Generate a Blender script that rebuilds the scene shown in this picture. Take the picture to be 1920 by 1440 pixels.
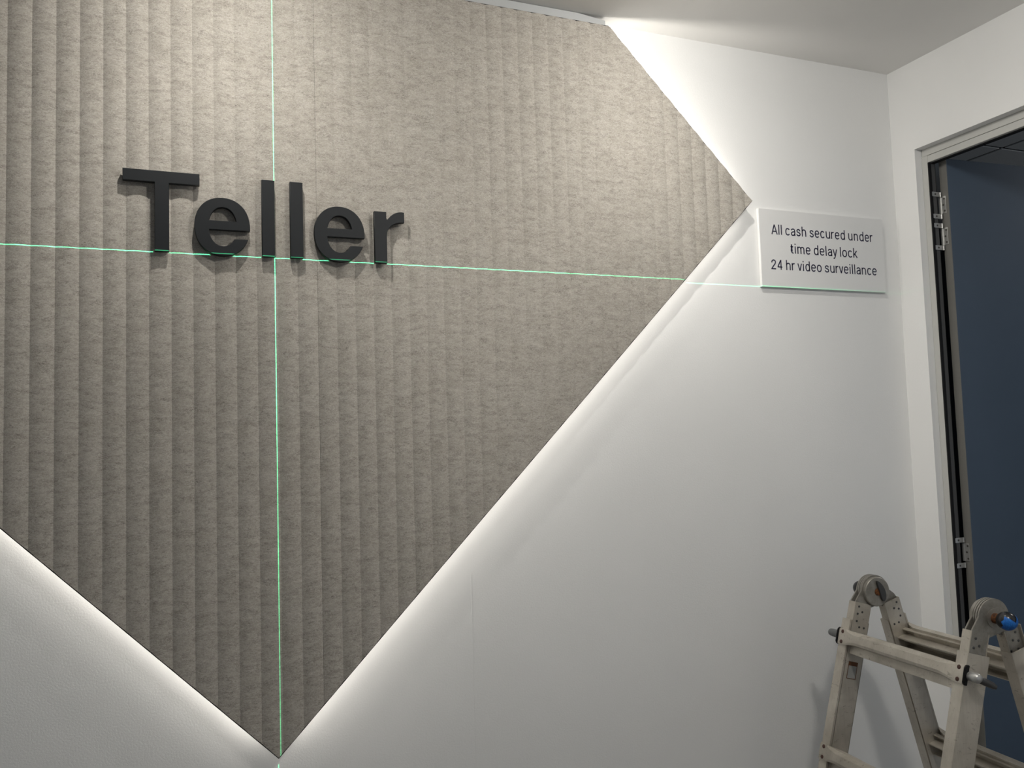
import bpy, math, random
from mathutils import Vector, Matrix

random.seed(7)
for o in list(bpy.data.objects):
    bpy.data.objects.remove(o, do_unlink=True)
scene = bpy.context.scene
COL = scene.collection

# ------------------------------------------------------------------ camera
CAM = Vector((0.0, -1.929, 1.6))
F_PX = 1612.12
YAW, PITCH, ROLL = 0.39268, 0.070313, -0.03157
cy, sy, cp, sp = math.cos(YAW), math.sin(YAW), math.cos(PITCH), math.sin(PITCH)
fwd = Vector((sy * cp, cy * cp, sp))
rgt = Vector((cy, -sy, 0))
upv = rgt.cross(fwd)
cr, sr = math.cos(ROLL), math.sin(ROLL)
r2 = cr * rgt + sr * upv
u2 = -sr * rgt + cr * upv
cam_d = bpy.data.cameras.new('camera')
cam_d.sensor_fit = 'HORIZONTAL'
cam_d.sensor_width = 36.0
cam_d.lens = 36.0 * F_PX / 1920.0
cam_d.clip_start = 0.02
cam = bpy.data.objects.new('camera', cam_d)
COL.objects.link(cam)
M4 = Matrix(((r2.x, u2.x, -fwd.x, CAM.x), (r2.y, u2.y, -fwd.y, CAM.y), (r2.z, u2.z, -fwd.z, CAM.z), (0, 0, 0, 1)))
cam.matrix_world = M4
scene.camera = cam

# ------------------------------------------------------------------ world, exposure
scene.view_settings.view_transform = 'Standard'
scene.view_settings.look = 'None'
scene.view_settings.gamma = 1.0
scene.view_settings.use_curve_mapping = False
scene.view_settings.exposure = 0.0
world = bpy.data.worlds.new('world')
scene.world = world
world.use_nodes = True
bg = world.node_tree.nodes['Background']
bg.inputs['Color'].default_value = (0.80, 0.89, 1.0, 1)
scene.cycles.use_denoising = True
scene.cycles.max_bounces = 7
scene.cycles.diffuse_bounces = 4

# lamp powers
PW = dict(world=0.35, led=0.72, a=18.0, b=17.0, c=44.0, side=38.0, laser=560.0)
bg.inputs['Strength'].default_value = PW['world']
WARM = (1.0, 0.965, 0.905)
LEDC = (1.0, 0.95, 0.87)

# ------------------------------------------------------------------ helpers
def srgb(r, g, b):
    f = lambda c: ((c / 255 + 0.055) / 1.055) ** 2.4 if c > 10 else c / 255 / 12.92
    return (f(r), f(g), f(b), 1)

def base_mat(name, col, rough=0.6, metal=0.0, spec=0.5):
    m = bpy.data.materials.new(name)
    m.use_nodes = True
    b = m.node_tree.nodes['Principled BSDF']
    b.inputs['Base Color'].default_value = col
    b.inputs['Roughness'].default_value = rough
    b.inputs['Metallic'].default_value = metal
    b.inputs['Specular IOR Level'].default_value = spec
    return m

def N(m, kind, **kw):
    n = m.node_tree.nodes.new(kind)
    for k, v in kw.items():
        if k.startswith('i_'):
            n.inputs[k[2:].replace('_', ' ')].default_value = v
        else:
            setattr(n, k, v)
    return n

def L(m, a, b):
    m.node_tree.links.new(a, b)

def ramp(m, src, p0, c0, p1, c1):
    r = N(m, 'ShaderNodeValToRGB')
    e = r.color_ramp.elements
    e[0].position, e[0].color = p0, c0
    e[1].position, e[1].color = p1, c1
    L(m, src, r.inputs[0])
    return r.outputs[0]

def coords(m, scale=(1, 1, 1)):
    t = N(m, 'ShaderNodeTexCoord')
    mp = N(m, 'ShaderNodeMapping')
    mp.inputs['Scale'].default_value = scale
    L(m, t.outputs['Object'], mp.inputs['Vector'])
    return mp.outputs[0]

def noise(m, vec, scale, detail=3.0, rough=0.55, dist=0.0):
    n = N(m, 'ShaderNodeTexNoise')
    n.inputs['Scale'].default_value = scale
    n.inputs['Detail'].default_value = detail
    n.inputs['Roughness'].default_value = rough
    n.inputs['Distortion'].default_value = dist
    L(m, vec, n.inputs['Vector'])
    return n.outputs['Fac']

def mixc(m, blend, fac, a, b):
    x = N(m, 'ShaderNodeMix', data_type='RGBA', blend_type=blend)
    for s, v in ((0, fac), (6, a), (7, b)):
        if hasattr(v, 'is_linked'):
            L(m, v, x.inputs[s])
        else:
            x.inputs[s].default_value = v
    return x.outputs[2]

def bsdf(m):
    return m.node_tree.nodes['Principled BSDF']

def add_bump(m, h, strength, dist):
    b = N(m, 'ShaderNodeBump')
    b.inputs['Strength'].default_value = strength
    b.inputs['Distance'].default_value = dist
    L(m, h, b.inputs['Height'])
    L(m, b.outputs[0], bsdf(m).inputs['Normal'])

# ---- materials
def wall_mat(name, col, bump=0.35):
    m = base_mat(name, col, 0.75, 0, 0.25)
    v = coords(m)
    n1 = noise(m, v, 260, 2, 0.6)
    n2 = noise(m, v, 900, 1, 0.5)
    mx = mixc(m, 'MIX', 0.35, n1, n2)
    add_bump(m, mx, bump, 0.0012)
    blotch = noise(m, v, 2.5, 3, 0.6)
    c = ramp(m, blotch, 0.3, (col[0] * .97, col[1] * .97, col[2] * .97, 1), 0.7, col)
    L(m, c, bsdf(m).inputs['Base Color'])
    return m

MAT = {}
MAT['wall'] = wall_mat('white_paint', (0.80, 0.80, 0.79, 1))
MAT['ceiling'] = wall_mat('ceiling_paint', (0.82, 0.81, 0.79, 1), 0.15)
MAT['floor'] = base_mat('grey_carpet', srgb(92, 92, 96), 0.95)
_m = MAT['floor']; _v = coords(_m)
L(_m, ramp(_m, noise(_m, _v, 300, 3), 0.3, srgb(120, 117, 114), 0.7, srgb(158, 155, 151)), bsdf(_m).inputs['Base Color'])
MAT['dark_wall'] = wall_mat('dark_room_paint', srgb(96, 104, 112))
MAT['tile'] = wall_mat('ceiling_tile_board', srgb(228, 230, 232), 0.3)

# felt: short wavy fibres lying mostly sideways
m = base_mat('grey_wool_felt', srgb(176, 170, 159), 0.95, 0, 0.08)
vs = coords(m, (0.5, 1, 1.3))
big = noise(m, vs, 9, 3, 0.55, 0.3)
mid = noise(m, vs, 48, 3, 0.6, 0.5)
fine = noise(m, coords(m, (0.55, 1, 1.3)), 400, 4, 0.75, 1.2)
grain = noise(m, coords(m, (0.7, 1, 1.2)), 900, 2, 0.7)
c1 = ramp(m, mid, 0.30, srgb(172, 167, 158), 0.70, srgb(185, 180, 172))
c2 = mixc(m, 'MULTIPLY', 1.0, c1, ramp(m, big, 0.25, (0.96, 0.95, 0.945, 1), 0.75, (1.02, 1.02, 1.02, 1)))
c3 = mixc(m, 'MULTIPLY', 1.0, c2, ramp(m, fine, 0.30, (0.60, 0.59, 0.58, 1), 0.62, (1.13, 1.13, 1.13, 1)))
c3 = mixc(m, 'MULTIPLY', 1.0, c3, ramp(m, grain, 0.3, (0.90, 0.90, 0.90, 1), 0.7, (1.06, 1.06, 1.06, 1)))
def hairs(c, sx_, sz_, sc, gsc, g0, dark, wid):
    h = noise(m, coords(m, (sx_, 1, sz_)), sc, 4, 0.6, 2.4)
    ab = N(m, 'ShaderNodeMath', operation='SUBTRACT'); L(m, h, ab.inputs[0]); ab.inputs[1].default_value = 0.5
    ab2 = N(m, 'ShaderNodeMath', operation='ABSOLUTE'); L(m, ab.outputs[0], ab2.inputs[0])
    rid = ramp(m, ab2.outputs[0], 0.0, (dark, dark * .98, dark * .96, 1), wid, (1, 1, 1, 1))
    gate = ramp(m, noise(m, coords(m, (sx_, 1.3, sz_)), gsc, 2, 0.5), g0, (0, 0, 0, 1), g0 + .07, (1, 1, 1, 1))
    return mixc(m, 'MULTIPLY', gate, c, rid)
c4 = hairs(c3, 0.46, 1.35, 150, 74, 0.51, 0.42, 0.032)
c4 = hairs(c4, 0.55, 1.2, 265, 115, 0.50, 0.62, 0.035)
L(m, c4, bsdf(m).inputs['Base Color'])
add_bump(m, fine, 0.12, 0.0008)
MAT['felt'] = m
MAT['backing'] = base_mat('dark_backing_board', srgb(38, 36, 36), 0.8, 0, 0.2)
MAT['batten'] = wall_mat('painted_batten', (0.46, 0.47, 0.47, 1), 0.1)

m = base_mat('satin_black_paint', srgb(24, 27, 30), 0.55, 0, 0.3)
add_bump(m, noise(m, coords(m), 500, 2), 0.08, 0.0005)
MAT['letter'] = m
MAT['sign'] = base_mat('white_acrylic', (0.74, 0.74, 0.73, 1), 0.35, 0, 0.4)
MAT['ink'] = base_mat('navy_ink', srgb(20, 18, 52), 0.5)
m = base_mat('grey_powder_coat', srgb(186, 186, 182), 0.5, 0, 0.4)
add_bump(m, noise(m, coords(m), 700, 2), 0.05, 0.0004)
MAT['frame'] = m
MAT['jamb_dark'] = base_mat('dark_anodised', srgb(84, 84, 84), 0.5, 0.3)
MAT['rubber'] = base_mat('black_rubber', srgb(14, 14, 16), 0.7, 0, 0.3)
m = base_mat('blue_grey_laminate', srgb(70, 84, 100), 0.6, 0, 0.25)
L(m, ramp(m, noise(m, coords(m), 3, 3), 0.3, srgb(68, 82, 98), 0.7, srgb(73, 87, 104)), bsdf(m).inputs['Base Color'])
MAT['door'] = m
MAT['door_edge'] = base_mat('grey_edge_strip', srgb(112, 111, 107), 0.6)
MAT['steel'] = base_mat('brushed_steel', srgb(190, 190, 188), 0.35, 0.7)
MAT['screw'] = base_mat('dull_screw', srgb(96, 94, 90), 0.5, 0.7)

m = base_mat('worn_aluminium', srgb(200, 195, 184), 0.4, 0.55)
v = coords(m)
s1 = noise(m, v, 9, 3, 0.6, 0.3)
s2 = noise(m, coords(m, (1, 1, 0.05)), 320, 3, 0.6)
s3 = noise(m, v, 170, 3, 0.7, 0.6)
ca = ramp(m, s1, 0.30, srgb(172, 165, 153), 0.68, srgb(208, 202, 191))
cb = mixc(m, 'MULTIPLY', 1.0, ca, ramp(m, s2, 0.3, (0.92, 0.92, 0.91, 1), 0.65, (1, 1, 1, 1)))
spk = ramp(m, s3, 0.72, (0, 0, 0, 1), 0.78, (1, 1, 1, 1))
cc = mixc(m, 'MIX', spk, cb, srgb(232, 228, 220))
scr = ramp(m, noise(m, coords(m, (1, 1, 2)), 46, 6, 0.75, 0.8), 0.28, srgb(112, 98, 84), 0.42, (1, 1, 1, 1))
cd = mixc(m, 'MULTIPLY', 0.75, cc, scr)
L(m, cd, bsdf(m).inputs['Base Color'])
L(m, ramp(m, s3, 0.3, (0.34, 0.34, 0.34, 1), 0.7, (0.48, 0.48, 0.48, 1)), bsdf(m).inputs['Roughness'])
MAT['alu'] = m
m = base_mat('hinge_plate_steel', srgb(150, 147, 140), 0.42, 0.4)
L(m, ramp(m, noise(m, coords(m), 45, 4, 0.7), 0.3, srgb(122, 118, 110), 0.7, srgb(154, 151, 144)), bsdf(m).inputs['Base Color'])
MAT['plate'] = m
MAT['dark_steel'] = base_mat('dark_steel', srgb(84, 84, 84), 0.32, 0.7)
m = base_mat('rust', srgb(112, 66, 28), 0.8, 0.1)
L(m, ramp(m, noise(m, coords(m), 180, 4), 0.35, srgb(50, 32, 20), 0.65, srgb(118, 70, 30)), bsdf(m).inputs['Base Color'])
MAT['rust'] = m
MAT['rivet'] = base_mat('rusty_rivet', srgb(78, 56, 50), 0.7, 0.3)
MAT['black_plastic'] = base_mat('black_plastic', srgb(34, 34, 36), 0.25, 0, 0.5)
MAT['grey_plastic'] = base_mat('grey_plastic', srgb(96, 98, 98), 0.45, 0, 0.4)
m = base_mat('blue_tape', srgb(14, 92, 176), 0.45)
L(m, ramp(m, noise(m, coords(m), 160, 4, 0.6, 1.0), 0.3, srgb(8, 70, 150), 0.7, srgb(30, 120, 205)), bsdf(m).inputs['Base Color'])
MAT['tape'] = m
m = base_mat('worn_sticker', srgb(150, 150, 146), 0.5)
MAT['sticker'] = m
MAT['sticker_brown'] = base_mat('brown_glue_residue', srgb(98, 62, 34), 0.7)
m = bpy.data.materials.new('led_diodes'); m.use_nodes = True
nt = m.node_tree; nt.nodes.remove(nt.nodes['Principled BSDF'])
em = nt.nodes.new('ShaderNodeEmission'); em.inputs[0].default_value = (*LEDC, 1); em.inputs[1].default_value = 3.0
nt.links.new(em.outputs[0], nt.nodes['Material Output'].inputs[0])
MAT['led'] = m

# ---- object builders
def link(o, parent=None):
    COL.objects.link(o)
    if parent is not None:
        o.parent = parent
    return o

def empty(name, loc, label=None, cat=None, group=None, kind=None):
    o = bpy.data.objects.new(name, None)
    o.empty_display_size = 0.05
    o.location = loc
    link(o)
    tag(o, label, cat, group, kind)
    return o

def tag(o, label=None, cat=None, group=None, kind=None):
    if label: o['label'] = label
    if cat: o['category'] = cat
    if group: o['group'] = group
    if kind: o['kind'] = kind
    return o

class MB:
    """collects world-space geometry and links it as one mesh object"""
    def __init__(s):
        s.v, s.f = [], []
    def add(s, verts, faces):
        n = len(s.v)
        s.v += [Vector(p) for p in verts]
        s.f += [tuple(i + n for i in f) for f in faces]
        return s
    def box(s, x0, x1, y0, y1, z0, z1):
        vs = [(x, y, z) for z in (z0, z1) for y in (y0, y1) for x in (x0, x1)]
        return s.add(vs, [(0, 2, 3, 1), (4, 5, 7, 6), (0, 1, 5, 4), (2, 6, 7, 3), (0, 4, 6, 2), (1, 3, 7, 5)])
    def hexa(s, P):
        """8 points: bottom ring 0-3, top ring 4-7"""
        return s.add(P, [(0, 3, 2, 1), (4, 5, 6, 7), (0, 1, 5, 4), (1, 2, 6, 5), (2, 3, 7, 6), (3, 0, 4, 7)])
    def prism(s, outline, tf, t0, t1):
        """outline: 2D points; tf(a, b, t) -> world point"""
        n = len(outline)
        vs = [tf(a, b, t0) for a, b in outline] + [tf(a, b, t1) for a, b in outline]
        fs = [tuple(range(n))[::-1], tuple(range(n, 2 * n))]
        fs += [(i, (i + 1) % n, n + (i + 1) % n, n + i) for i in range(n)]
        return s.add(vs, fs)
    def loft(s, rings):
        n = len(rings[0]); vs = [p for r in rings for p in r]; fs = []
        for k in range(len(rings) - 1):
            for i in range(n):
                j = (i + 1) % n
                fs.append((k * n + i, k * n + j, (k + 1) * n + j, (k + 1) * n + i))
        fs.append(tuple(range(n))[::-1]); fs.append(tuple((len(rings) - 1) * n + i for i in range(n)))
        return s.add(vs, fs)
    def cyl(s, a, b, r, r1=None, seg=20):
        a, b = Vector(a), Vector(b); d = (b - a).normalized()
        x = d.orthogonal().normalized(); y = d.cross(x)
        r1 = r if r1 is None else r1
        ring = lambda c, q: [c + (x * math.cos(t) + y * math.sin(t)) * q for t in [2 * math.pi * i / seg for i in range(seg)]]
        return s.loft([ring(a, r), ring(b, r1)])
    def lathe(s, a, axis, prof, seg=24):
        a = Vector(a); d = Vector(axis).normalized(); x = d.orthogonal().normalized(); y = d.cross(x)
        rings = [[a + d * h + (x * math.cos(t) + y * math.sin(t)) * max(r, 1e-5) for t in [2 * math.pi * i / seg for i in range(seg)]] for h, r in prof]
        return s.loft(rings)
    def tube(s, pts, r, seg=12):
        pts = [Vector(p) for p in pts]; rings = []; x = None
        for i, p in enumerate(pts):
            d = (pts[min(i + 1, len(pts) - 1)] - pts[max(i - 1, 0)]).normalized()
            x = (d.orthogonal() if x is None else x - d * x.dot(d)).normalized(); y = d.cross(x)
            q = r[i] if isinstance(r, (list, tuple)) else r
            rings.append([p + (x * math.cos(t) + y * math.sin(t)) * q for t in [2 * math.pi * k / seg for k in range(seg)]])
        return s.loft(rings)
    def build(s, name, mat, parent=None, smooth=None, bevel=0.0, origin=None):
        base = Vector((0, 0, 0))
        if parent is not None:
            q = parent
            while q is not None:
                base += Vector(q.location); q = q.parent
        if origin is None and parent is None:
            origin = Vector((0, 0, 0))
        me = bpy.data.meshes.new(name)
        off = base if origin is None else Vector(origin)
        me.from_pydata([tuple(p - off) for p in s.v], [], s.f)
        me.validate(); me.update()
        import bmesh
        bm = bmesh.new(); bm.from_mesh(me)
        bmesh.ops.recalc_face_normals(bm, faces=bm.faces)
        if bevel > 0:
            es = [e for e in bm.edges if len(e.link_faces) == 2 and e.calc_face_angle(0) > 0.6]
            bmesh.ops.bevel(bm, geom=es, offset=bevel, segments=2, affect='EDGES', clamp_overlap=True)
        bm.to_mesh(me); bm.free()
        me.materials.append(MAT[mat])
        if smooth:
            me.polygons.foreach_set('use_smooth', [True] * len(me.polygons))
            me.set_sharp_from_angle(angle=smooth)
        o = bpy.data.objects.new(name, me)
        if parent is None:
            o.location = off
        elif origin is not None:
            o.location = off - base
        return link(o, parent)

def struct(o):
    o['kind'] = 'structure'
    return o

# ------------------------------------------------------------------ room shell
XR = 2.081            # face of the right wall
CE = 2.70             # ceiling height
YO = -0.0838          # door opening edge, hinge side
YO2 = -1.02           # door opening edge, lock side
ZH = 2.436            # door opening head
XF = 2.1064           # face of the door frame
SX0, SX1, SY0, SY1 = 2.19, 5.2, -1.8, 1.6      # the room beyond the door

wall_back = struct(MB().box(-2.8, 2.14, 0.0, 0.12, 0, CE).build('wall_back', 'wall'))
MB().box(0.6792, 0.6804, -.0004, 0.001, 0, 1.30).build('plaster_joint', 'wall', wall_back)
struct(MB().box(-2.92, -2.8, -5.6, 0.12, 0, CE).build('wall_left', 'wall'))
w = MB()
w.box(XR, 2.19, YO2 - 4.6, YO2, 0, CE)
w.box(XR, 2.19, YO2, 0.0, ZH, CE)
w.box(XR, 2.1316, YO, 0.0, 0, ZH)
w.box(2.1316, 2.19, -0.045, 0.0, 0, ZH)
struct(w.build('wall_right', 'wall'))
struct(MB().box(-2.92, SX1, -5.6, 1.72, -0.12, 0.0).build('floor', 'floor'))
struct(MB().box(-2.92, 2.19, -5.6, 0.12, CE, CE + 0.12).build('ceiling', 'ceiling'))
# room beyond
w = MB().box(2.19, 2.30, 0.0, SY1, 0, CE).box(2.19, SX1, SY1, SY1 + .12, 0, CE + .12).box(SX1, SX1 + .12, SY0, SY1 + .12, -0.12, CE + .12)
struct(w.build('wall_side_room', 'dark_wall'))
side_ceiling = struct(MB().box(2.19, SX1, SY0, SY1, CE + 0.0035, CE + .12).build('ceiling_side_room', 'backing'))
tile_mesh = None
gx0, gy0, P = 3.07, 0.38, 0.6
for i in range(-1, 4):
    for j in range(-6, 2):
        x0, x1 = max(gx0 + i * P + .007, SX0 + .002), min(gx0 + (i + 1) * P - .007, SX1)
        y0, y1 = gy0 + j * P + .007, gy0 + (j + 1) * P - .007
        y0, y1 = max(y0, SY0), min(y1, SY1)
        if x1 - x0 < .05 or y1 - y0 < .05:
            continue
        if tile_mesh and i >= 0 and i < 3 and j > -6 and j < 1:
            t = bpy.data.objects.new('ceiling_tile', tile_mesh)
            t.location = ((x0 + x1) / 2, (y0 + y1) / 2, CE); link(t, side_ceiling)
        else:
            t = MB().box(x0, x1, y0, y1, CE, CE + .015).build('ceiling_tile', 'tile', side_ceiling, origin=((x0 + x1) / 2, (y0 + y1) / 2, CE))
            if i == 0 and j == -5:
                tile_mesh = t.data

# ------------------------------------------------------------------ door frame, hinges, door
door_frame = empty('trim_1', (XF, YO, 0), kind='structure')
f = MB().box(XF, 2.1316, -0.1055, YO, 0, 2.3924 + .0211)
f.build('jamb', 'frame', door_frame, bevel=.0008)
MB().box(XF, 2.1316, YO2 - 0.0, YO2 + .022, 0, 2.4135).build('jamb', 'frame', door_frame, bevel=.0008)
MB().box(XF, 2.1316, YO2 + .022, -0.1055, 2.3924, 2.4125).build('head_rail', 'frame', door_frame, bevel=.0008)
MB().box(XF + .001, 2.1316, YO2, YO - .0015, 2.4140, ZH).build('head_trim', 'frame', door_frame, bevel=.0006)
MB().box(XF + .004, 2.13, YO2 + .01, YO - .003, 2.4122, 2.4143).build('shadow_gap', 'rubber', door_frame)  # black strip stands in for the shadow line between the head bands
MB().box(XF - .0002, XF + .0092, -0.1085, -0.1045, 0, 2.392).build('seal_strip', 'rubber', door_frame)
MB().box(XF + .0090, 2.1316, -0.1068, -0.1052, 0, 2.392).build('jamb_lining', 'jamb_dark', door_frame)
MB().box(XF + .012, 2.1316, YO2 + .022, -0.107, 2.3895, 2.3925).build('head_seal', 'rubber', door_frame)
MB().box(2.1318, 2.1885, -0.060, -0.0452, 0, 2.43).build('jamb_recess_shade', 'rubber', door_frame)  # black lining put in as the shade of the void behind the jamb

# door leaf: hinged beside the jamb, standing open into the far room
DA = math.radians(-3.9)
D0 = Vector((2.15, -0.1057, 0))
dx = Vector((math.cos(DA), math.sin(DA), 0)); dy = Vector((-math.sin(DA), math.cos(DA), 0)) * -1  # dy toward camera
door = empty('door_1', D0, kind='structure')
door['label'] = 'dark blue grey flush door leaf standing open behind the ladder'
def dpt(a, b, z):
    return D0 + dx * a + dy * b + Vector((0, 0, z))
def dbox(a0, a1, b0, b1, z0, z1):
    return [dpt(a0, b0, z0), dpt(a1, b0, z0), dpt(a1, b1, z0), dpt(a0, b1, z0), dpt(a0, b0, z1), dpt(a1, b0, z1), dpt(a1, b1, z1), dpt(a0, b1, z1)]
MB().hexa(dbox(0.002, 0.88, 0, 0.0265, 0.008, 2.3995)).build('door_leaf', 'door', door)
MB().hexa(dbox(0, 0.002, 0, 0.0265, 0.008, 2.40)).build('edge_strip', 'door_edge', door)
hd = MB(); hd.tube([dpt(.80, .0265, 1.02), dpt(.80, .07, 1.02), dpt(.78, .075, 1.02), dpt(.68, .075, 1.02)], .009)
hd.build('door_handle', 'steel', door, smooth=0.6)

def hinge(zt, zb, label):
    """two fixed tabs on the jamb and one long plate on the door edge between them"""
    h = empty('door_hinge', (2.13, -0.108, zb), label, 'hinge', 'hinges on the door jamb')
    for z0 in (zt - .014, zb):
        b = MB().box(2.1115, 2.1445, -0.1090, -0.1068, z0, z0 + .014).build('jamb_tab', 'steel', h, bevel=.0006)
        MB().cyl((2.124, -0.1090, z0 + .007), (2.124, -0.1098, z0 + .007), .0028).build('screw', 'screw', b)
        MB().cyl((2.1445, -0.1085, z0), (2.1445, -0.1085, z0 + .014), .0028).build('knuckle', 'steel', h, smooth=.6)
    zc = (zt + zb) / 2 + .001
    p = MB().box(2.1478, 2.1498, -0.1225, -0.100, zc - .0255, zc + .0255).build('door_plate', 'steel', h, bevel=.0005)
    MB().box(2.1445, 2.1490, -0.1075, -0.1015, zc - .0255, zc + .0255).build('plate_fold', 'steel', h, bevel=.0005)
    for dz, yy in ((.018, -.1180), (0, -.1145), (-.018, -.1180)):
        MB().cyl((2.1478, yy, zc + dz), (2.1472, yy, zc + dz), .003).build('screw', 'screw', p)
hinge(2.3046, 2.2243, 'topmost steel hinge on the jamb of the blue grey door')
hinge(2.2108, 2.1306, 'steel hinge just under the topmost hinge of the blue grey door')
hinge(1.2927, 1.2070, 'low steel hinge on the door jamb, just above the ladder')

# ------------------------------------------------------------------ fluted felt panel (a diamond on its point, its top cut level)
PX, PZ, PH, PT = 0.2325, 2.2475, 1.281, 2.6745
YB = -0.0340          # front of battens, back of the board
YG = -0.0370          # groove depth
AMP = 0.0038
SEAM = 0.3275
def zlo(x, g=0.0): return PZ - (PH + g - abs(x - PX))
def zhi(x, g=0.0): return min(PT + (g if g < 0 else g * .8), PZ + (PH + g - abs(x - PX)))
panel = empty('fluted_felt_panel', (PX, YG, PZ - PH), 'large grey fluted felt wall panel in a diamond shape behind the word Teller', 'wall panel')

def sheet(x0, x1, xs, fluteW):
    LIP = 0.0030
    # backing slab of the sheet, slightly proud of the felt at its cut edges
    brk = [x0]
    for b in (PX - (PH - (PT - PZ)), PX, PX + (PH - (PT - PZ))):
        if x0 < b < x1: brk.append(b)
    brk.append(x1)
    up = [(x, zhi(x, LIP)) for x in brk]; lo = [(x, zlo(x, LIP)) for x in brk]
    out = []
    for p in lo + up[::-1]:
        if not out or (abs(p[0] - out[-1][0]) + abs(p[1] - out[-1][1])) > 1e-4: out.append(p)
    if abs(out[0][0] - out[-1][0]) + abs(out[0][1] - out[-1][1]) < 1e-4: out.pop()
    s = MB().prism(out, lambda a, b, t: (a, t, b), YB, YG).build('felt_sheet', 'backing', panel)
    SEG = 10
    for k in range(len(xs) - 1):
        a, b = max(xs[k], x0), min(xs[k + 1], x1)
        if b - a < .004: continue
        us = [a + (b - a) * i / SEG for i in range(SEG + 1)]
        if a < PX < b: us = sorted(us + [PX])
        vf, fs = [], []
        for x in us:
            t = (x - xs[k]) / (xs[k + 1] - xs[k])
            d = AMP * (1 - (2 * t - 1) ** 2) + .0004
            zl, zh = zlo(x), max(zhi(x), zlo(x) + 1e-4)
            vf += [(x, YG - d, zl), (x, YG - d, zh), (x, YG + .0003, zl), (x, YG + .0003, zh)]
        for i in range(len(us) - 1):
            q = 4 * i
            fs += [(q, q + 4, q + 5, q + 1), (q, q + 2, q + 6, q + 4), (q + 1, q + 5, q + 7, q + 3)]
        e = 4 * (len(us) - 1)
        fs += [(0, 1, 3, 2), (e, e + 2, e + 3, e + 1)]
        MB().add(vf, fs).build('flute', 'felt', s, smooth=.5)
p1, p2 = 0.04277, 0.04156
xl = PX - PH; xr = PX + PH
xs1 = [SEAM - p1 * k for k in range(0, 32)][::-1]
xs2 = [SEAM + .0004 + p2 * k for k in range(0, 30)]
sheet(xl - .002, SEAM, xs1, p1)
sheet(SEAM + .0004, xr + .002, xs2, p2)

# battens that hold the panel off the wall
bt = empty('panel_batten', (0.2, -0.017, 2.655), 'pale grey timber batten between the top of the felt panel and the ceiling', 'batten')
# front board shows above the panel, so it runs flush with the back of the felt
b = MB()
xk = 1.0
def topz(x): return 2.6990 if x < xk else 2.6990 - (x - xk) / (1.079 - xk) * .0085
for a0, a1 in ((-0.60, xk), (xk, 1.079)):
    b.hexa([(a0, YB + .010, 2.60), (a1, YB + .010, 2.60), (a1, YB, 2.60), (a0, YB, 2.60), (a0, YB + .010, topz(a0)), (a1, YB + .010, topz(a1)), (a1, YB, topz(a1)), (a0, YB, topz(a0))])
b.build('board', 'batten', bt)

# diagonal battens with LED strips on their outer sides
BG = .045   # how far battens stop short of the strip ends
def led_edge(P0, P1, nrm, label, blabel, power, inset=.036, e0=.04, e1=.04):
    P0, P1 = Vector(P0), Vector(P1); nrm = Vector(nrm).normalized(); t = (P1 - P0).normalized()
    a = P0 + t * e0 - nrm * inset; c = P1 - t * e1 - nrm * inset
    W2 = .035
    bb = MB()
    q = lambda p, w, y: Vector((p.x - nrm.x * w, y, p.z - nrm.z * w))
    a2, c2 = a + t * BG, c - t * BG
    bb.hexa([q(a2, W2, -.0005), q(c2, W2, -.0005), q(c2, 0.001, -.0005), q(a2, 0.001, -.0005), q(a2, W2, YB), q(c2, W2, YB), q(c2, 0.001, YB), q(a2, 0.001, YB)])
    bo = bb.build('panel_batten', 'batten', None, origin=(a + c) / 2)
    tag(bo, blabel, 'batten', 'battens behind the felt panel')
    s = MB().hexa([q(a, .0008, -.019), q(c, .0008, -.019), q(c, -.0008, -.019), q(a, -.0008, -.019), q(a, .0008, -.030), q(c, .0008, -.030), q(c, -.0008, -.030), q(a, -.0008, -.030)])
    so = s.build('led_strip', 'led', None, origin=(a + c) / 2)
    tag(so, label, 'led strip', 'led strips behind the felt panel')
    ld = bpy.data.lights.new('led_light', 'AREA'); ld.shape = 'RECTANGLE'
    ln = (c - a).length
    ld.size = ln; ld.size_y = .010; ld.energy = power * ln; ld.color = LEDC
    lo = bpy.data.objects.new('led_light', ld)
    z = -nrm; x = t; y = z.cross(x)
    lo.matrix_world = Matrix(((x.x, y.x, z.x, 0), (x.y, y.y, z.y, 0), (x.z, y.z, z.z, 0), (0, 0, 0, 1)))
    mid = (a + c) / 2 + nrm * .002
    lo.location = (mid.x, -.0245, mid.z)
    link(lo)
B = (PX, 0, PZ - PH); Rr = (PX + PH, 0, PZ); Ll = (PX - PH, 0, PZ)
TR = (PX + PH - (PT - PZ), 0, PT); TL = (PX - PH + (PT - PZ), 0, PT)
LEDW = PW['led']
led_edge(B, Rr, (1, 0, -1), 'led strip along the lower right edge of the felt panel', 'timber batten along the lower right edge of the felt panel', LEDW)
led_edge(Ll, B, (-1, 0, -1), 'led strip along the lower left edge of the felt panel', 'timber batten along the lower left edge of the felt panel', LEDW)
led_edge(Rr, TR, (1, 0, 1), 'led strip along the upper right edge of the felt panel', 'timber batten along the upper right edge of the felt panel', LEDW * 1.1, e1=.03)
led_edge(TL, Ll, (-1, 0, 1), 'led strip along the upper left edge of the felt panel', 'timber batten along the upper left edge of the felt panel', LEDW)

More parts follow.
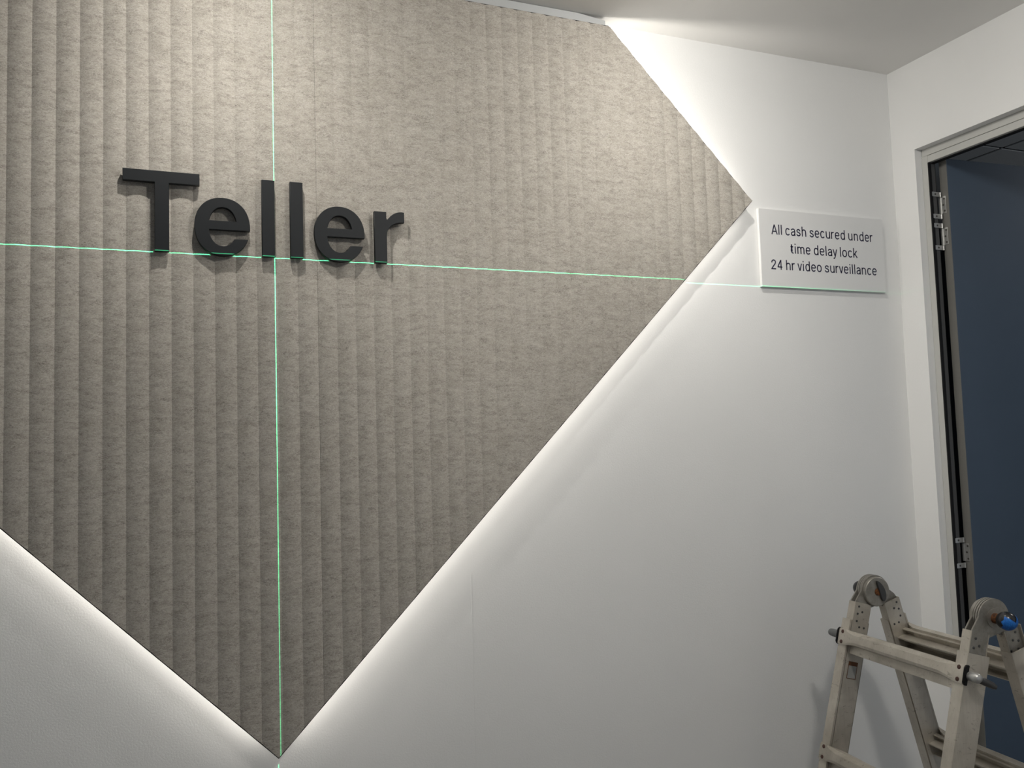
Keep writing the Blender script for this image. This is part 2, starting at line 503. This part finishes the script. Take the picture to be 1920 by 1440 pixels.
# ------------------------------------------------------------------ downlights washing the panel, plus added fill lights
BEAM = [(0.0, 0.26), (0.05, 0.28), (0.12, 0.30), (0.5, 0.52), (0.72, 0.86), (0.80, 1.0), (0.87, 0.96), (0.92, 0.66), (1.0, 0.26)]
BEAM_WIDE = [(0.0, 0.40), (0.05, 0.42), (0.25, 0.52), (0.5, 0.66), (0.72, 0.70), (0.80, 0.68), (0.87, 0.66), (0.92, 0.64), (1.0, 0.60)]
def downlight(x, y, power, label, group, soft=0.013, beam=BEAM, k=1.0):
    d = empty('downlight', (x, y, CE), label, 'downlight', group)
    MB().lathe((x, y, CE + .0), (0, 0, -1), [(0, .050 * k), (.004, .050 * k), (.006, .044 * k), (.0062, .036 * k), (.002, .034 * k)]).build('trim_ring', 'frame', d, smooth=.6)
    MB().lathe((x, y, CE), (0, 0, -1), [(0.0, .034 * k), (.003, .034 * k)]).build('lens', 'led', d)
    ld = bpy.data.lights.new('downlight_lamp', 'POINT')
    ld.energy = power; ld.color = WARM; ld.shadow_soft_size = soft
    # beam profile of the reflector, by angle from straight down
    ld.use_nodes = True
    nt = ld.node_tree
    tc = nt.nodes.new('ShaderNodeTexCoord'); sx = nt.nodes.new('ShaderNodeSeparateXYZ')
    nt.links.new(tc.outputs['Normal'], sx.inputs[0])
    ng = nt.nodes.new('ShaderNodeMath'); ng.operation = 'MULTIPLY'; ng.inputs[1].default_value = -1.0
    nt.links.new(sx.outputs[2], ng.inputs[0])
    rp = nt.nodes.new('ShaderNodeValToRGB'); el = rp.color_ramp.elements
    while len(el) < len(beam): el.new(0.5)
    for e, (p, v) in zip(el, beam): e.position = p; e.color = (v, v, v, 1)
    nt.links.new(ng.outputs[0], rp.inputs[0])
    nt.links.new(rp.outputs[0], nt.nodes['Emission'].inputs['Strength'])
    lo = bpy.data.objects.new('downlight_lamp', ld)
    lo.location = (x, y, CE - .014 - max(0.0, soft - .03))
    link(lo)
G1 = 'recessed downlights in front of the felt panel'
downlight(0.15, -0.41, PW['a'], 'recessed downlight in the ceiling nearest the letter T', G1)
downlight(1.15, -0.43, PW['b'], 'recessed downlight in the ceiling toward the right tip of the panel', G1)
downlight(1.05, -1.40, PW['c'], 'added wide fill light in the ceiling between the panel and the ladder', G1, soft=0.085, beam=BEAM_WIDE, k=2.6)  # added out-of-view fill, wide and soft to even out walls and flutes
downlight(3.70, -0.42, PW['side'], 'added fill light in the ceiling of the room beyond the door', 'added fill lights beyond the door', soft=0.03, beam=BEAM_WIDE)  # added out-of-view lamp that lifts the dark ceiling tiles beyond the door

# ------------------------------------------------------------------ laser level cross on the panel
ld = bpy.data.lights.new('laser_cross', 'POINT')
ld.energy = PW['laser']; ld.shadow_soft_size = 0.0; ld.color = (1, 1, 1)
ld.use_nodes = True
nt = ld.node_tree
em = nt.nodes['Emission']
tc = nt.nodes.new('ShaderNodeTexCoord')
sx = nt.nodes.new('ShaderNodeSeparateXYZ'); nt.links.new(tc.outputs['Normal'], sx.inputs[0])
def lm(op, a, b=None, clamp=False):
    n = nt.nodes.new('ShaderNodeMath'); n.operation = op; n.use_clamp = clamp
    for i, v in enumerate((a, b)):
        if v is None: continue
        if hasattr(v, 'is_linked'): nt.links.new(v, n.inputs[i])
        else: n.inputs[i].default_value = v
    return n.outputs[0]
HWID = 0.00050
def band(c, w):
    # 1 inside |c| < w, soft shoulder
    r = lm('DIVIDE', lm('ABSOLUTE', c), w)
    return lm('SUBTRACT', 1.6, r, True)
hor = band(sx.outputs[2], HWID)
ver = band(sx.outputs[0], HWID)
# the fan is dimmer toward its far right end
fan = nt.nodes.new('ShaderNodeMapRange'); fan.inputs[1].default_value = 0.50; fan.inputs[2].default_value = 0.80
fan.inputs[3].default_value = 1.0; fan.inputs[4].default_value = 0.03
nt.links.new(sx.outputs[0], fan.inputs[0])
low = nt.nodes.new('ShaderNodeMapRange'); low.inputs[1].default_value = -0.55; low.inputs[2].default_value = -0.1
low.inputs[3].default_value = 0.40; low.inputs[4].default_value = 1.0
nt.links.new(sx.outputs[2], low.inputs[0])
tot = lm('MAXIMUM', lm('MULTIPLY', hor, fan.outputs[0]), lm('MULTIPLY', ver, low.outputs[0]))
front = lm('GREATER_THAN', sx.outputs[1], 0.05)
tot = lm('MULTIPLY', tot, front)
em.inputs['Color'].default_value = (0.10, 1.0, 0.42, 1)
nt.links.new(lm('MULTIPLY', tot, 1.0), em.inputs['Strength'])
lo = bpy.data.objects.new('laser_cross', ld)
lo.location = (0.2365, -1.45, 2.0185)
link(lo)

# ------------------------------------------------------------------ letters
def extruded(name, splines, depth, mat, origin, y_front, parent=None, bevel=0.0008):
    """splines: closed 2D outlines in wall x / z; front face at y_front"""
    cu = bpy.data.curves.new(name, 'CURVE'); cu.dimensions = '2D'; cu.fill_mode = 'BOTH'
    cu.extrude = depth / 2 - bevel; cu.bevel_depth = bevel; cu.bevel_resolution = 1; cu.offset = -bevel
    for pts in splines:
        s = cu.splines.new('POLY'); s.points.add(len(pts) - 1)
        for p, (a, b) in zip(s.points, pts): p.co = (a - origin[0], b - origin[1], 0, 1)
        s.use_cyclic_u = True
    tmp = bpy.data.objects.new(name, cu); COL.objects.link(tmp)
    bpy.context.view_layer.update()
    me = bpy.data.meshes.new_from_object(tmp.evaluated_get(bpy.context.evaluated_depsgraph_get()))
    bpy.data.objects.remove(tmp, do_unlink=True); bpy.data.curves.remove(cu)
    me.transform(Matrix.Rotation(math.pi / 2, 4, 'X'))
    me.materials.clear(); me.materials.append(MAT[mat])
    o = bpy.data.objects.new(name, me)
    o.location = (origin[0], y_front + depth / 2, origin[1])
    return link(o, parent)

def arc(cx, cz, rx, rz, a0, a1, n=28):
    return [(cx + rx * math.cos(math.radians(a0 + (a1 - a0) * i / n)), cz + rz * math.sin(math.radians(a0 + (a1 - a0) * i / n))) for i in range(n + 1)]
def sup(cx, cz, rx, rz, a0, a1, n=36, e=2.15):
    out = []
    for i in range(n + 1):
        a = math.radians(a0 + (a1 - a0) * i / n); c, s = math.cos(a), math.sin(a)
        out.append((cx + rx * math.copysign(abs(c) ** (2 / e), c), cz + rz * math.copysign(abs(s) ** (2 / e), s)))
    return out

ZB, ZT = 2.0165, 2.1842
YL = -0.0582; DEP = 0.0118
letters = []
def letter(splines, x, label, pins=()):
    o = extruded('sign_letter', splines, DEP, 'letter', (x, ZB), YL)
    tag(o, label, 'letter', 'raised letters of the word on the felt panel')
    # standoff pins hold the letter clear of the flutes
    for px_, pz_ in pins:
        MB().cyl((px_, YL + DEP - .002, pz_), (px_, YG - AMP - .0006, pz_), .0022, seg=10).build('standoff_pin', 'steel', o)
    letters.append(o); return o
letter([[(-.0636, ZT - .0242), (-.0037, ZT - .0242), (-.0037, ZB), (.0240, ZB), (.0240, ZT - .0242), (.0832, ZT - .0242), (.0832, ZT), (-.0636, ZT)]],
       .01, 'matt black raised capital letter T, first of the word on the felt panel', ((.0102, 2.172), (.0102, 2.04)))
def e_letter(x0, label):
    cx, cz = x0 + .0555, 2.0758
    rx, rz = .0555, .0618
    bar_t, bar_b = 2.0881, 2.0692
    tz = 2.0508
    def ang_out(z):  # parameter where the outer curve reaches height z
        best = min(((abs(p[1] - z), i) for i, p in enumerate(sup(cx, cz, rx, rz, -90, 90, 180))))
        return -90 + best[1]
    a_bar = ang_out(bar_b); a_t = ang_out(tz)
    outer = sup(cx, cz, rx, rz, a_bar, 360 + a_t - 0, 90)
    outer[0] = (outer[0][0], bar_b)
    # inner lower bowl from the terminal round to the underside of the bar
    icx, icz, irx, irz = cx + .0006, 2.0757, .0280, .0412
    inner = [p for p in sup(icx, icz, irx, irz, 360 + -14, 180 - 2, 60) if p[1] <= bar_b - .0004]
    inner = [p for p in inner if not (p[0] > icx and p[1] > tz)]
    inner = [(x0 + .0838, tz + .0)] + inner
    out = outer + inner + [(x0 + .0279, bar_b)]
    hole = [(x0 + .0283, bar_t)] + [p for p in sup(icx, icz, irx, irz, 178, 2, 60) if p[1] > bar_t + .0006] + [(x0 + .0834, bar_t)]
    letter([out, hole], cx, label, ((x0 + .013, 2.076), (x0 + .097, 2.079)))
e_letter(.0728, 'matt black raised letter e right after the T on the felt panel')
letter([[(.2084, ZB + .0003), (.2352, ZB + .0003), (.2352, 2.1840), (.2084, 2.1840)]], .222, 'matt black raised letter l that the vertical green line grazes', ((.2218, 2.165), (.2218, 2.035)))
letter([[(.2677, ZB + .0010), (.2950, ZB + .0010), (.2950, 2.1846), (.2677, 2.1846)]], .281, 'matt black raised letter l just before the second e', ((.2813, 2.165), (.2813, 2.035)))
e_letter(.3188, 'matt black raised letter e just before the r on the felt panel')
rr = [(.4528, ZB - .0005), (.4808, ZB - .0005), (.4808, 2.0780)]
rr += [(.4812, 2.0835), (.4826, 2.0890), (.4850, 2.0945), (.4885, 2.0993), (.4930, 2.1035), (.4985, 2.1068), (.5050, 2.1092), (.5130, 2.1108), (.5220, 2.1114)]
rr += [(.5221, 2.1353), (.5160, 2.1356), (.5095, 2.1350), (.5030, 2.1331), (.4965, 2.1297), (.4905, 2.1250), (.4855, 2.1199), (.4822, 2.1155), (.4805, 2.1195), (.4805, 2.1338), (.4528, 2.1338)]
letter([rr], .475, 'matt black raised letter r, last of the word on the felt panel', ((.4668, 2.12), (.4668, 2.035)))

# ------------------------------------------------------------------ white notice board by the corner
SBX0, SBX1, SBZ0, SBZ1 = 1.5572, 2.0118, 2.0172, 2.2385
board = empty('notice_board', ((SBX0 + SBX1) / 2, -.006, SBZ0), 'small white notice board about cash and video surveillance beside the corner', 'sign')
MB().box(SBX0, SBX1, -.0105, -.0005, SBZ0, SBZ1).build('board', 'sign', board, bevel=.0008)
SW = 0.118          # stroke weight, in cap heights
XH = 0.745
H2 = SW / 2
def ell(cx, cz, rx, rz, a0, a1, n=22, e=2.35): return sup(cx, cz, rx, rz, a0, a1, n, e)
def spl(P, n=7):
    out = []
    for i in range(len(P) - 1):
        p0, p1, p2, p3 = P[max(i - 1, 0)], P[i], P[i + 1], P[min(i + 2, len(P) - 1)]
        for k in range(n):
            t = k / n
            out.append(tuple(.5 * (2 * p1[j] + (p2[j] - p0[j]) * t + (2 * p0[j] - 5 * p1[j] + 4 * p2[j] - p3[j]) * t * t + (3 * p1[j] - p0[j] - 3 * p2[j] + p3[j]) * t ** 3) for j in (0, 1)))
    return out + [P[-1]]
TOP = XH - H2 + .012; BOT = H2 - .012
def archn(x0, w): return [(x0, .40)] + ell(x0 + w / 2, .44, w / 2, TOP - .44, 180, 0, 18)[1:] + [(x0 + w, 0)]
CXY = (TOP + BOT) / 2; RZ = (TOP - BOT) / 2
G = {
 'l': ([[(0, 0), (0, 1.03)]], 0), 'i': ([[(0, 0), (0, XH)], [(0, .90), (0, 1.03)]], 0),
 'n': ([[(0, 0), (0, XH)], archn(0, .44)], .44), 'h': ([[(0, 0), (0, 1.03)], archn(0, .44)], .44),
 'm': ([[(0, 0), (0, XH)], archn(0, .38), archn(.38, .38)], .76),
 'r': ([[(0, 0), (0, XH)], [(0, .40)] + ell(.27, .40, .27, TOP - .40, 180, 84, 12)[1:]], .27),
 'u': ([[(.44, 0), (.44, XH)], [(0, XH)] + ell(.22, .31, .22, .31 - BOT, 180, 360, 18) + [(.44, .35)]], .44),
 'c': ([ell(.235, CXY, .235, RZ, 38, 322, 30)], .44), 'o': ([ell(.245, CXY, .245, RZ, 0, 360, 36)], .49),
 'e': ([[(0.01, .385)] + [(.47, .385)] , ell(.24, CXY, .24, RZ, 2, 320, 34)], .47),
 'd': ([ell(.225, CXY, .225, RZ, 0, 360, 34), [(.45, 0), (.45, 1.03)]], .45),
 'a': ([[(.43, 0), (.43, .46)] + ell(.22, .47, .21, TOP - .47, 0, 160, 16), spl([(.43, .43), (.30, .415), (.14, .385), (.03, .30), (.005, .20), (.05, .09), (.17, .05), (.30, .075), (.40, .16), (.43, .26)], 4)], .43),
 's': ([spl([(.405, .53), (.37, .63), (.27, .685), (.16, .68), (.06, .62), (.035, .53), (.08, .445), (.20, .395), (.33, .34), (.41, .265), (.42, .18), (.36, .09), (.24, .055), (.12, .07), (.03, .14), (.01, .215)], 4)], .42),
 't': ([[(.13, .93), (.13, .20)] + ell(.30, .20, .17, .20 - BOT, 180, 270, 8) + [(.345, BOT)], [(0, XH - H2), (.335, XH - H2)]], .34),
 'y': ([[(0, XH), (.235, .02)], [(.46, XH), (.215, -.08)] + [(.17, -.17), (.10, -.205), (.02, -.205)]], .46),
 'k': ([[(0, 0), (0, 1.03)], [(0, .24), (.40, XH)], [(.14, .42), (.44, 0)]], .44),
 'v': ([[(0, XH), (.225, .01)], [(.45, XH), (.225, .01)]], .45),
 'A': ([[(0, 0), (.325, 1.0)], [(.65, 0), (.325, 1.0)], [(.11, .31), (.54, .31)]], .65),
 '2': ([spl([(.02, .68), (.04, .80), (.12, .90), (.25, .94), (.38, .905), (.46, .81), (.46, .69), (.40, .565), (.26, .40), (.12, .235), (.02, .09), (.0, H2)], 4) + [(.50, H2)]], .50),
 '4': ([[(.42, 0), (.42, 1.0)], [(.40, .97), (.03, .285)], [(0, .27), (.57, .27)]], .57),
}
BEAR = {'c': -.03, 'e': -.03, 'o': -.03, 'd': 0, 'a': -.03, 's': -.03, 'v': -.09, 'y': -.09, 'A': -.08, 'r': -.05, 't': -.08, 'k': -.03, '4': -.05, '2': -.05}
def ribbon(mb, pts, tf):
    n = len(pts); ls, rs = [], []
    for i, p in enumerate(pts):
        a = Vector(pts[max(i - 1, 0)]); c = Vector(pts[min(i + 1, n - 1)]); q = Vector(p)
        d0 = (q - a).normalized() if i > 0 else (c - q).normalized()
        d1 = (c - q).normalized() if i < n - 1 else d0
        d = (d0 + d1)
        d = d.normalized() if d.length > 1e-6 else d0
        nn = Vector((-d.y, d.x)); k = H2 / max(.5, nn.dot(Vector((-d1.y, d1.x))))
        ls.append(q + nn * k); rs.append(q - nn * k)
    vs = [tf(p.x, p.y, 0) for p in ls] + [tf(p.x, p.y, 0) for p in rs] + [tf(p.x, p.y, 1) for p in ls] + [tf(p.x, p.y, 1) for p in rs]
    fs = []
    for i in range(n - 1):
        fs += [(i, i + 1, n + i + 1, n + i), (2 * n + i, 3 * n + i, 3 * n + i + 1, 2 * n + i + 1), (i, 2 * n + i, 2 * n + i + 1, i + 1), (n + i, n + i + 1, 3 * n + i + 1, 3 * n + i)]
    fs += [(0, n, 3 * n, 2 * n), (n - 1, 3 * n - 1, 4 * n - 1, 2 * n - 1)]
    mb.add(vs, fs)
def text_line(txt, xl, xr, zb, cap):
    x, items = 0.0, []
    for ch in txt:
        if ch == ' ': x += .27; continue
        st, w = G[ch]; b = BEAR.get(ch, 0)
        x += .098 + b + H2
        items.append((st, x)); x += w + H2 + .098 + b
    lo = min(min(p[0] for p in st_) for st, x0 in items[:1] for st_ in st) + items[0][1] - H2
    hi = items[-1][1] + G[txt[-1]][1] + H2
    k = (xr - xl) / (hi - lo)
    mb = MB(); cnt = 0
    for st, x0 in items:
        for pts in st:
            ribbon(mb, pts, lambda a, b_, t, x0=x0: (xl + (a + x0 - lo) * k, -.0108 if t == 0 else -.0104, zb + b_ * cap))
    mb.build('lettering', 'ink', board)
text_line('All cash secured under', 1.5985, 1.9715, 2.1672, .0280)
text_line('time delay lock', 1.6612, 1.9090, 2.1160, .0280)
text_line('24 hr video surveillance', 1.5920, 1.9790, 2.0672, .0280)

# ------------------------------------------------------------------ folding aluminium ladder
LP = Vector((1.6824, -0.2317, 1.2))
LU = Vector((0.1046, 0.9945, 0)).normalized()       # along the hinge axis, away from camera
LN = Vector((-LU.y, LU.x, 0))                        # toward the front (left) section
TH = math.radians(15.2)
ladder = empty('folding_ladder', (LP.x - .02, LP.y - .18, 0), 'worn aluminium folding ladder standing open in front of the doorway', 'ladder')
UF, UN = 0.0, -0.342        # inner faces of far and near rails
UCEN = (UF + UN) / 2
class Sec:
    def __init__(s, sign, off):
        s.sg, s.off = sign, off
        s.sv = (LN * sign * math.sin(TH) - Vector((0, 0, 1)) * math.cos(TH))
        s.ov = (LN * sign * math.cos(TH) + Vector((0, 0, 1)) * math.sin(TH))
    def p(s, u, o, d):      # u along axis, o outward, d down the rail
        return LP + LU * u + s.ov * o + s.sv * d
FRONT, REAR = Sec(1, .0), Sec(-1, .008)
S_END = 1.2 / math.cos(TH) - 0.03
def flare(d):
    return max(0.0, d - 0.72) * 0.16

def rail_loft(sec, prof, d0, d1, name, side, mat='alu', fl=False):
    """prof: closed list of (u outward from inner face, o); side +1 far, -1 near"""
    ds = [d0] + ([0.72, d1] if fl and d1 > .72 else [d1])
    base = UF if side > 0 else UN
    rings = [[sec.p(base + side * (a + (flare(d) if fl else 0)), o + sec.off, d) for a, o in prof] for d in ds]
    return MB().loft(rings).build(name, mat, ladder, bevel=.0006)

def rung_outer(sec, d, name):
    """tube crushed flat at both ends, riveted on the front of the outer rails"""
    e = flare(d)
    u0, u1 = UN - .030 - e, UF + .030 + e
    flat = [(.0000, -.019), (.0022, -.0195), (.0030, -.016), (.0030, 0), (.0030, .016), (.0022, .0195), (.0000, .019), (-.0005, 0)]
    full = [(-.018, -.0185), (-.002, -.0175), (.0080, -.0105), (.0092, -.002), (.0092, .0065), (.0060, .0125), (-.002, .0155), (-.020, .0145)]
    oc = .0615 + sec.off
    rings = []
    for u, k in ((u0, 0), (u0 + .026, 0), (u0 + .040, .55), (u0 + .062, 1), (u1 - .062, 1), (u1 - .040, .55), (u1 - .026, 0), (u1, 0)):
        rings.append([sec.p(u, oc + fa * (1 - k) + ga * k, d + fb * (1 - k) + gb * k) for (fa, fb), (ga, gb) in zip(flat, full)])
    r = MB().loft(rings).build(name, 'alu', ladder, smooth=.28)
    for u in (u0 + .0135, u1 - .0135):
        for dd in (-.0125, .0125):
            c = sec.p(u, oc + .0028, d + dd)
            MB().lathe(c, sec.ov, [(0, .0048), (.0014, .0044), (.0022, .0025)], 14).build('rivet', 'rivet', r, smooth=.6)
    return r

def rung_inner(sec, d, name):
    """open extrusion: a web with three lips turned inward"""
    t = .0022
    W0, W1 = .0460 + sec.off, .0460 + t + sec.off
    depth = .030
    prof = [(W1, -.024), (W1, .024), (W0 - .024, .024), (W0 - .024, .024 - t), (W0, .024 - t), (W0, .0105),
            (W0 - .008, .0105), (W0 - .014, .0065), (W0 - .016, .001), (W0 - .014, -.0045), (W0 - .030, -.006), (W0 - .030, -.006 - t * 1.6), (W0, -.0075 - t),
            (W0, -.024 + t), (W0 - .010, -.024 + t), (W0 - .010, -.024)]
    rings = [[sec.p(u, o, d + s_) for o, s_ in prof] for u in (UN, UF)]
    return MB().loft(rings).build(name, 'alu', ladder, bevel=.0004)

def plate_outline(sec):
    """hinge plate: a round lobe about the pivot running into an arm down the rail"""
    o0, o1 = .0085 + sec.off, .0515 + sec.off
    R = .0405
    pts = []
    for i in range(33):      # round lobe over the pivot, back under it on the far side
        a = math.radians(8 - 218 * i / 32)
        pts.append((R * math.cos(a), R * math.sin(a)))
    pts += [(o0 - .016, .036), (o0 - .005, .042), (o0, .050), (o0, .112), (o1, .112), (o1, .034), (o1 - .003, .026)]
    return pts

for sec, nm in ((FRONT, 'front'), (REAR, 'rear')):
    # inner rail: channel with its web on the inside, outer rail wraps it from outside
    inner = [(0, .006), (.025, .006), (.025, .0082), (.0026, .0082), (.0026, .0518), (.025, .0518), (.025, .054), (0, .054)]
    outer = [(.031, .0035), (.031, .0605), (.0012, .0605), (.0012, .0550), (.0040, .0550), (.0040, .0575), (.0284, .0575), (.0284, .0065), (.0040, .0065), (.0040, .0046), (.0012, .0046), (.0012, .0035)]
    for side in (1, -1):
        rail_loft(sec, inner, .036, 1.02, 'inner_rail', side)
        rail_loft(sec, outer, .082, S_END, 'outer_rail', side, fl=True)
        base = UF if side > 0 else UN
        e = flare(S_END)
        # rubber foot
        u0, u1 = base + side * (e - .001), base + side * (e + .034)
        MB().hexa([sec.p(u0, .003 + sec.off, S_END - .05), sec.p(u1, .003 + sec.off, S_END - .05), sec.p(u1, .0625 + sec.off, S_END - .05), sec.p(u0, .0625 + sec.off, S_END - .05)] +
                  [Vector((q.x, q.y, 0.0)) for q in (sec.p(u0, .003 + sec.off, S_END), sec.p(u1, .003 + sec.off, S_END), sec.p(u1, .0625 + sec.off, S_END), sec.p(u0, .0625 + sec.off, S_END))]).build('rubber_foot', 'rubber', ladder)
        # hinge plates of this section: two, the other section's run between or beside them
        offs = (.0030, .0200) if sec is FRONT else (.0080, .0140)
        for k, uo in enumerate(offs):
            ol = plate_outline(sec)
            hp = MB().prism(ol, lambda a, b, t, sec=sec: sec.p(t, a, b), base + side * uo, base + side * (uo + .0042)).build('hinge_plate', 'plate', ladder, smooth=.5, bevel=.0005)
            if k == 1:
                for (a, b) in ((.040, .050), (.028, .064), (.042, .070), (.016, .084), (.036, .086), (.024, .100)):
                    MB().lathe(sec.p(base + side * (uo + .0042), a + sec.off, b), LU * side, [(-.001, .0030), (.0008, .0028), (.0014, .0014)], 12).build('rivet', 'dark_steel', hp, smooth=.6)
        for (a, b) in ((.046, .046), (.034, .058), (.047, .064), (.046, .082), (.022, .096), (.036, .096)):
            MB().lathe(sec.p(base, a + sec.off - .004, b), -LU * side, [(-.0005, .0030), (.0006, .0026), (.0009, .0012)], 12).build('dimple_rivet', 'dark_steel', ladder, smooth=.6)
    for k in range(4):
        d = .1276 + .282 * k
        rung_outer(sec, d, 'outer_rung')
        if k < 4 and d + .01 < 1.0:
            rung_inner(sec, d + .012, 'inner_rung')
    # lock caps and handles at the top outer rung
    for side in (1, -1):
        base = UF if side > 0 else UN
        d = .1276
        uo = base + side * .0312
        cap = [sec.p(uo + side * t_, o + sec.off, d + s_) for t_ in (0, .0045) for o, s_ in ((.0555, -.021), (.063, -.021), (.0675, -.015), (.0675, .015), (.063, .021), (.0555, .021))]
        n6 = 6
        MB().add(cap, [tuple(range(6))[::-1], tuple(range(6, 12))] + [(i, (i + 1) % 6, 6 + (i + 1) % 6, 6 + i) for i in range(6)]).build('end_cap', 'rubber', ladder, bevel=.001)
        if side > 0:
            a = sec.p(uo + .004, .058 + sec.off, d - .002)
            MB().lathe(a, LU, [(0, .0098), (.026, .0096), (.034, .0085), (.039, .0050), (.0405, .0010)], 16).build('lock_pin', 'grey_plastic', ladder, smooth=.7)
        else:
            c0 = sec.p(uo - .002, .052 + sec.off, d)
            MB().lathe(c0, -LU, [(0, .0098), (.012, .0100), (.018, .0108), (.024, .0100), (.028, .0070), (.0295, .002)], 20).build('lock_pin', 'steel', ladder, smooth=.7)
            pts = [(-.019, .050, .001), (-.023, .042, .002), (-.025, .034, .004), (-.026, .024, .006), (-.026, .014, .008), (-.026, .006, .010)]
            MB().tube([sec.p(uo + a, b + sec.off, d + c) for a, b, c in pts], [.0070, .0078, .0076, .0074, .0070, .0050], 14).build('lock_lever', 'dark_steel', ladder, smooth=.7)

# hinge centres: disc, grip plate and hub on the inside, ball knob on the outside
for side in (1, -1):
    base = UF if side > 0 else UN
    c = LP + LU * base
    dk = MB().lathe(c + LU * side * .0035, -LU * side, [(0, .0365), (.0085, .0365), (.0100, .0350), (.0102, .012)], 40).build('hinge_disc', 'plate', ladder, smooth=.5)
    MB().lathe(c + LU * side * (-.0060), -LU * side, [(0, .0095), (.0030, .0085), (.0034, .004)], 16).build('hub', 'rust', dk, smooth=.6)
    # grip: a leaf-shaped plate standing proud of the disc
    gp = []
    ex = LN; ez = Vector((0, 0, 1))
    dirv = (ez * .93 - LN * .0 + ez * 0 + LN * .0).normalized()
    ang = math.radians(20)
    gd = (ez * math.cos(ang) + LN * math.sin(ang)); gw = (-LN * math.cos(ang) + ez * math.sin(ang))
    ol = []
    for i in range(24):
        t = 2 * math.pi * i / 24
        ol.append((.0275 * math.sin(t), .0085 * math.cos(t) * (1 - .25 * math.sin(t)) + .0105 + .0045 * math.sin(t)**2 * -1))
    MB().prism(ol, lambda a, b, t: c + gd * a + gw * b + LU * t, base * 0 - side * .0065, -side * .0125).build('grip_plate', 'dark_steel', dk, bevel=.001)
    # outside
    oc = c + LU * side * .025
    MB().lathe(c + LU * side * .020, LU * side, [(0, .020), (.0055, .020), (.006, .012)], 24).build('pivot_washer', 'plate', ladder, smooth=.5)
    MB().lathe(oc, LU * side, [(0, .0108), (.012, .0108), (.013, .009)], 24).build('pivot_collar', 'rust', ladder, smooth=.6)
    prof = [(0, .0)] + [(.0215 - .0215 * math.cos(math.pi * i / 14), .0190 * math.sin(math.pi * i / 14)) for i in range(1, 15)]
    kb = MB().lathe(oc + LU * side * .0095, LU * side, prof, 28).build('ball_knob', 'black_plastic', ladder, smooth=1.2)
    if side < 0:
        # torn blue tape wrapped over the end of the near knob
        bm = MB(); vs, fs = [], []
        R1 = .0195; A0, A1, nA, nH = -235, 40, 22, 8
        for i in range(nA + 1):
            for j in range(nH + 1):
                edge = .0030 * math.sin(i * 1.9) + .002 * math.sin(i * 4.1 + 1)
                a = math.radians(A0 + (A1 - A0) * i / nA)
                h0 = .50 + .16 * abs(i - nA * .55) / nA * 2 + edge * 9
                t = math.pi * (h0 + (1.0 - h0) * j / nH)
                r = R1 * math.sin(t) + .0004
                h = .0217 - .0223 * math.cos(t)
                # radial directions about the knob axis
                vs.append(oc + LU * side * (.0095 + h) + (LN * math.cos(a) + Vector((0, 0, 1)) * math.sin(a)) * r)
        for i in range(nA):
            for j in range(nH):
                q = i * (nH + 1) + j
                fs.append((q, q + 1, q + nH + 2, q + nH + 1))
        t = MB().add(vs, fs).build('blue_tape', 'tape', kb, smooth=1.0)
        t['label'] = 'torn blue tape on the knob'

# worn sticker on the inside of the far front rail
def rail_quad(o0, o1, d0, d1, eps):
    return [FRONT.p(UF - e, o, d) for e in (eps - .0004, eps) for o, d in ((o0, d0), (o1, d0), (o1, d1), (o0, d1))]
st = MB().hexa(rail_quad(.019, .046, .182, .224, .0006)).build('sticker', 'sticker', ladder)
MB().hexa(rail_quad(.019, .046, .182, .192, .0009)).build('glue_residue', 'sticker_brown', st)
for q in ((.019, .0205, .192, .224), (.0445, .046, .192, .224), (.0205, .0445, .2225, .224)):
    MB().hexa(rail_quad(*q, .0009)).build('glue_residue', 'sticker_brown', st)
